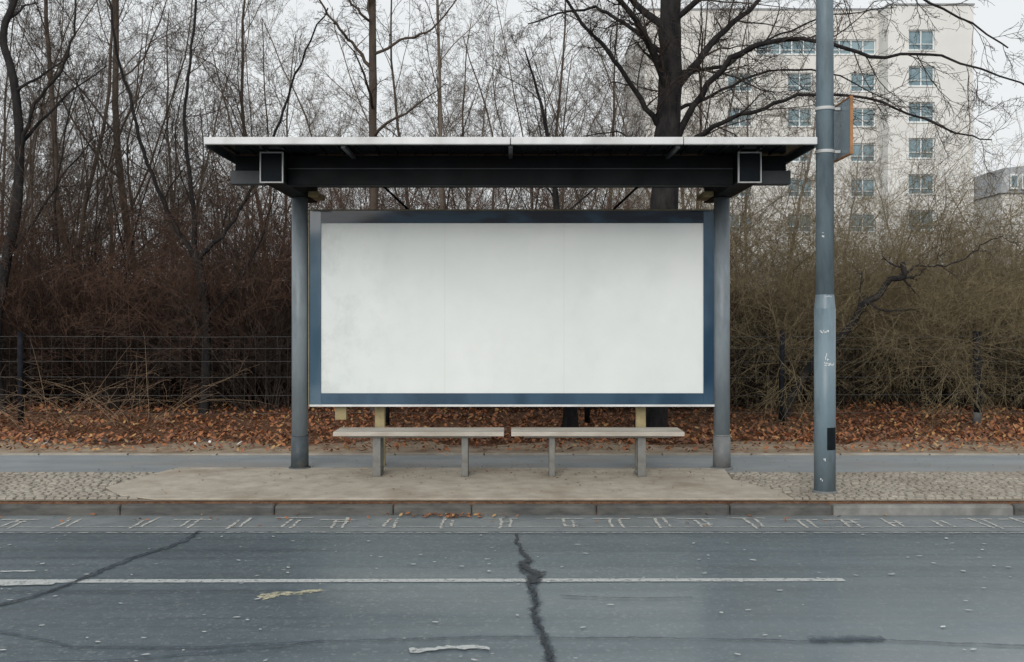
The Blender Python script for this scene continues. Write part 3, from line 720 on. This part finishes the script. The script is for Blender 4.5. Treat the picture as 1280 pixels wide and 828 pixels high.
for px,y,s_ in ((880,30,.75),(935,34,.8),(985,38,.85),(840,36,.9),(1050,40,.6),(1120,38,.42)):
    put_tree(r.choice(['far1','far3','far2']),(px-640)*y/F,y,r.uniform(0,6.28),s_,"bare haze-paled tree standing before the apartment block","bare trees before the apartments")

def hero(name_label,base,limbs,C,mt,mc,seed,cat="tree"):
    rr=random.Random(seed); out={}
    for pts,ra,rb,lvl in limbs:
        P=[W(*p) for p in pts]
        Q=[]; n=len(P)
        for i in range(n-1):
            p0=P[max(i-1,0)];p1=P[i];p2=P[i+1];p3=P[min(i+2,n-1)]
            for s in range(5):
                t=s/5; Q.append(tuple(.5*((2*p1[k])+(-p0[k]+p2[k])*t+(2*p0[k]-5*p1[k]+4*p2[k]-p3[k])*t*t+(-p0[k]+3*p1[k]-3*p2[k]+p3[k])*t**3)+(rr.gauss(0,.014) if lvl>0 else rr.gauss(0,.004)) for k in range(3)))
        Q.append(P[-1]); m=len(Q)-1
        R=[(ra+(rb-ra)*(i/m)**.8)*rr.uniform(.94,1.06) for i in range(m+1)]
        if lvl==0 : R[0]*=1.3; R[1]*=1.1
        out.setdefault(lvl,[]).append((Q,R))
        ln=sum(math.dist(Q[i],Q[i+1]) for i in range(m))
        children(out,rr,Q,R,ln,lvl,C)
    e=empty("tree",base,name_label,cat)
    tr=out.get(0,[])+out.get(1,[]); tw=[]
    for l in out:
        if l>=2: tw+=out[l]
    for nm,ls,sd,mt_ in (("trunk",tr,12,mt),("crown",tw,3,mc)):
        me=tube_mesh(nm,ls,sd,mt_,base); o=bpy.data.objects.new(nm,me); COL.objects.link(o); o.parent=e
OC=dict(TREE,n=[4,15,9,5],start=[.45,.08,.10,.1],ang=[50,46,44,42],ratio=[.28,.34,.5,.5],rr=.42,rmin=.004,trop=[.02,.02,.01,0,0],wob=[.06,.16,.19,.2,.22])
D=13.5
b=W(815,538,D)
hero("large dark-trunked bare tree with long sprawling limbs behind shelter",(b[0],b[1],SW),[
 ([(813,545,D),(820,400,D),(831,250,D),(834,170,D),(838,90,D),(838,0,D),(845,-160,D),(840,-320,D)],.215,.12,0),
 ([(846,170,D),(885,105,D-.3),(935,62,D-.6),(1000,48,D-.9),(1090,68,D-1.1),(1180,72,D-1.3),(1290,110,D-1.5)],.052,.009,1),
 ([(846,110,D),(895,50,D+.3),(950,0,D+.6),(1010,-70,D+.8)],.06,.02,1),
 ([(842,200,D),(880,165,D-.4),(940,140,D-.8),(1010,118,D-.9),(1100,128,D-1),(1190,165,D-1.2),(1240,175,D-1.3)],.04,.007,1),
 ([(826,160,D),(795,115,D-.2),(760,65,D-.5),(720,20,D-.7),(690,-40,D-.8)],.045,.014,1),
 ([(832,70,D),(780,30,D+.3),(730,10,D+.6),(660,30,D+.9)],.04,.009,1),
 ([(838,30,D),(900,-20,D-.3),(980,-50,D-.6),(1080,-30,D-.8),(1180,10,D-1),(1260,60,D-1)],.045,.009,1),
 ([(842,140,D),(890,120,D+.4),(960,90,D+.7),(1050,95,D+.9),(1130,140,D+1)],.03,.006,1),
 ([(848,90,D),(900,85,D+.6),(960,50,D+1.0),(1040,20,D+1.3),(1120,10,D+1.5)],.03,.006,1),
 ([(828,210,D),(800,180,D+.3),(770,165,D+.5),(730,170,D+.7)],.022,.006,1),
],OC,'bark_dark','twig_dark',11)
D=15.
b=W(470,0,D)
hero("straight slim bare tree standing behind the shelter roof",(b[0],b[1],terrain(b[0],D)),[
 ([(471,515,D),(469,380,D),(467,260,D),(466,130,D),(465,0,D),(462,-200,D)],.085,.05,0),
 ([(466,85,D),(440,55,D),(415,25,D-.2),(392,-10,D-.3)],.03,.012,1),
 ([(466,70,D),(500,52,D-.2),(540,35,D-.4),(570,0,D-.5)],.026,.010,1),
 ([(466,30,D),(440,5,D-.2),(420,-40,D-.3)],.024,.010,1)],dict(OC,n=[6,8,6,4]),'bark_brown','bark_brown',12)
D=16.
b=W(552,0,D)
hero("thin straight bare sapling behind the shelter roof",(b[0],b[1],terrain(b[0],D)),[
 ([(553,515,D),(553,300,D),(551,180,D),(549,80,D),(545,-60,D)],.045,.02,0)],dict(TREE,n=[14,6,5,4],ratio=[.3,.5,.5,.5]),'bark_grey','bark_brown',13)
D=15.2
b=W(256,0,D)
hero("dark forked bare tree spreading above the rusty thicket",(b[0],b[1],terrain(b[0],D)),[
 ([(255,525,D),(258,440,D),(257,380,D),(246,320,D)],.08,.06,0),
 ([(246,325,D),(215,275,D),(185,205,D-.2),(160,120,D-.3),(140,30,D-.4),(130,-60,D-.4)],.042,.012,1),
 ([(246,322,D),(240,240,D+.2),(232,150,D+.3),(240,60,D+.4),(250,-40,D+.4)],.042,.015,1),
 ([(248,325,D),(285,285,D),(320,225,D-.2),(350,150,D-.3),(375,80,D-.4),(410,10,D-.5)],.038,.01,1),
 ([(257,400,D),(300,350,D),(330,290,D),(345,230,D)],.025,.008,1)],dict(OC,n=[3,12,7,4],ratio=[.3,.32,.5,.5],trop=[.02,.06,.05,.03,0]),'bark_dark','twig_dark',14)
D=14.9
b=W(0,0,D)
hero("crooked dark bare tree at the fence line",(b[0],b[1],terrain(b[0],D)),[
 ([(2,530,D),(-6,420,D),(8,330,D),(22,250,D),(24,170,D),(17,100,D),(4,45,D),(18,0,D),(40,-80,D)],.09,.045,0),
 ([(24,190,D),(45,130,D-.1),(75,90,D-.2),(95,30,D-.3),(90,-30,D-.3)],.03,.012,1),
 ([(12,320,D),(50,265,D+.2),(85,210,D+.3),(120,170,D+.4)],.024,.008,1)],dict(OC,n=[5,8,7,4]),'bark_dark','twig_dark',15)
D=14.4
b=W(985,0,D)
hero("leaning crooked dark tree within the olive scrub",(b[0],b[1],terrain(b[0],D)),[
 ([(978,520,D),(1000,480,D),(1018,452,D-.1),(1048,424,D-.2),(1066,404,D-.3),(1080,380,D-.4),(1098,370,D-.4),(1112,350,D-.4),(1130,346,D-.5),(1128,328,D-.5)],.07,.035,0),
 ([(1130,347,D-.5),(1145,332,D-.5),(1168,334,D-.6),(1205,325,D-.6),(1230,305,D-.7),(1255,295,D-.7)],.018,.006,1),
 ([(1122,350,D-.5),(1145,346,D-.5),(1158,335,D-.5)],.022,.008,1)],dict(OC,n=[4,6,5,4]),'bark_dark','twig_dark',16)
D=13.4
b=W(713,0,D)
hero("dark bare tree trunk standing behind the benches",(b[0],b[1],SW),[
 ([(713,540,D),(712,450,D),(704,360,D),(698,290,D),(692,220,D),(676,130,D),(655,60,D)],.105,.008,0)],dict(TREE,n=[16,7,5,3],ratio=[.35,.45,.5,.5]),'bark_dark','bark_brown',17)

SH=dict(max=3,n=[9,5,3],start=[.2,.15,.1],ang=[32,36,40],ratio=[.42,.5,.5],rr=.55,rmin=.0032,tip=.3,seg=[8,5,4,3],wob=[.10,.16,.2,.22],trop=[-.02,.0,.0,0])
def shrub_mesh(seed,stems,H,spread,mat,C=SH,r0=.012,base=.45):
    rr=random.Random(seed); out={}
    for s in range(stems):
        a=rr.uniform(0,6.28); q=rr.random()*base; d=nrm((math.cos(a)*rr.uniform(.05,spread),math.sin(a)*rr.uniform(.05,spread),1))
        grow(out,rr,(math.cos(a)*q,math.sin(a)*q,-.1),d,H*rr.uniform(.5,1.15),r0*rr.uniform(.6,1.2),0,C)
    ls=[]
    for l in out: ls+=out[l]
    return tube_mesh("shrub",ls,3,mat)
SHR={}
RS=dict(SH,n=[9,6,3],ang=[38,40,44],wob=[.12,.18,.22,.22],trop=[-.04,-.01,0,0])
SHR['rust1']=shrub_mesh(21,36,3.0,.85,'twig_rust',RS)
SHR['rust2']=shrub_mesh(22,34,3.5,.7,'twig_rust',RS)
SHR['brown1']=shrub_mesh(31,24,4.6,.55,'bark_brown',dict(RS,trop=[0,.01,0,0]),.016)
SHR['shade_dark1']=shrub_mesh(23,46,2.1,.9,'twig_dark')  # twigs coloured dark to stand in for deep shade low in the thicket
OS=dict(SH,n=[10,6,3],ang=[44,46,48],wob=[.12,.2,.24,.24],start=[.3,.15,.1])
SHR['ol1']=shrub_mesh(24,42,4.4,1.1,'twig_olive',dict(OS,trop=[-.15,-.10,-.06,-.03]),base=.7)
SHR['ol2']=shrub_mesh(25,42,4.9,.9,'twig_olive',dict(OS,trop=[-.12,-.09,-.05,-.03]),base=.7)
SHR['bramble']=shrub_mesh(26,20,2.2,1.3,'twig_tan',dict(SH,max=1,n=[3],trop=[-.13,-.08]),.005)
def put_shrub(kd,x,y,sc,label,group,sz=1.0):
    o=bpy.data.objects.new("shrub",SHR[kd]); COL.objects.link(o); o.location=(x,y,terrain(x,y)); o.rotation_euler=(0,0,r.uniform(0,6.28)); o.scale=(sc,sc,sc*sz)
    tag(o,label,"shrub",group)
RL="bare rust-brown shrub in the dense thicket"; DL="tangled low shrub at the fence line, darkened for shade"; OL="arching olive-brown twiggy shrub behind the fence"; BL="pale arching bramble stems at the verge"
TL="tall thin brown shrub reaching into the trees"
for i in range(32):
    x=-10.5+i*0.42+r.uniform(-.3,.3); y=r.uniform(16.2,18.3); put_shrub(r.choice(['rust1','rust2']),x,y,r.uniform(.62,1.2),RL,"rust-brown shrubs in the thicket")
for i in range(12):
    x=-13+i*1.5+r.uniform(-.4,.4); y=r.uniform(19,22.5); put_shrub(r.choice(['rust1','rust2']),x,y,r.uniform(.9,1.4),RL,"rust-brown shrubs in the thicket")
for i in range(12):
    x=-11+i*1.15+r.uniform(-.5,.5); y=r.uniform(17,21); put_shrub('brown1',x,y,r.uniform(.75,1.25),TL,"tall brown shrubs in the thicket")
for i in range(34):
    x=-9.8+i*0.42+r.uniform(-.2,.2); y=r.uniform(15.7,16.8); put_shrub('shade_dark1',x,y,r.uniform(.7,1.1),DL,"dark low shrubs at the fence")
for i in range(12):
    x=3.3+i*0.58+r.uniform(-.3,.3); y=r.uniform(15.6,16.3); put_shrub('shade_dark1',x,y,r.uniform(.5,.85),DL,"dark low shrubs at the fence")
for i in range(18):
    x=3.2+i*0.40+r.uniform(-.3,.3); y=r.uniform(16.2,19); put_shrub(r.choice(['ol1','ol2']),x,y,r.uniform(.66,1.08),OL,"olive-brown shrubs behind the fence")
for i in range(8):
    x=4.0+i*1.3+r.uniform(-.3,.3); y=r.uniform(20,24); put_shrub(r.choice(['ol1','ol2','brown1']),x,y,r.uniform(.95,1.25),OL,"olive-brown shrubs behind the fence")
for x,y in ((-5.9,13.6),(-5.2,13.8),(-6.5,13.7),(-7.6,13.6)): put_shrub('bramble',x,y,r.uniform(.6,.8),BL,"brambles on the verge")

# ------------------------------------------------------------ world + sun
w=bpy.data.worlds.new("World"); scene.world=w; w.use_nodes=True; nt=w.node_tree
bg=nt.nodes["Background"]; sky=nt.nodes.new("ShaderNodeTexSky"); sky.sky_type='NISHITA'; sky.sun_disc=False
SE,SA=math.radians(22),math.radians(195)
sky.sun_elevation=SE; sky.sun_rotation=SA; sky.air_density=1.0; sky.dust_density=4.0
hs=nt.nodes.new("ShaderNodeHueSaturation"); hs.inputs["Saturation"].default_value=.25; L(nt,sky.outputs[0],hs.inputs["Color"])
tc=nt.nodes.new("ShaderNodeTexCoord"); nf=noise(nt,tc.outputs["Generated"],1.6,6)
cl=ramp(nt,nf,[(0.3,(8.7,9.1,9.3)),(0.7,(9.6,9.85,9.95))])
mx=mixc(nt,0.85,hs.outputs["Color"],cl)
L(nt,mx,bg.inputs["Color"]); bg.inputs["Strength"].default_value=0.1
sd=bpy.data.lights.new("sun",'SUN'); sd.energy=1.5; sd.angle=math.radians(35); sd.color=(1,.97,.93)
so=bpy.data.objects.new("sun",sd); COL.objects.link(so)
dirv=Vector((math.sin(SA)*math.cos(SE),math.cos(SA)*math.cos(SE),math.sin(SE)))
so.rotation_euler=dirv.to_track_quat('Z','Y').to_euler(); so.location=(0,0,30)

cam=bpy.data.cameras.new("camera"); co=bpy.data.objects.new("camera",cam); COL.objects.link(co)
co.location=(0,0,CZ); co.rotation_euler=(math.radians(90),0,0); cam.lens=35*F/1244.4; cam.sensor_width=36
cam.shift_y=-14/1280; cam.clip_end=2000; scene.camera=co
scene.view_settings.view_transform='Standard'; scene.view_settings.look='None'; scene.view_settings.exposure=0
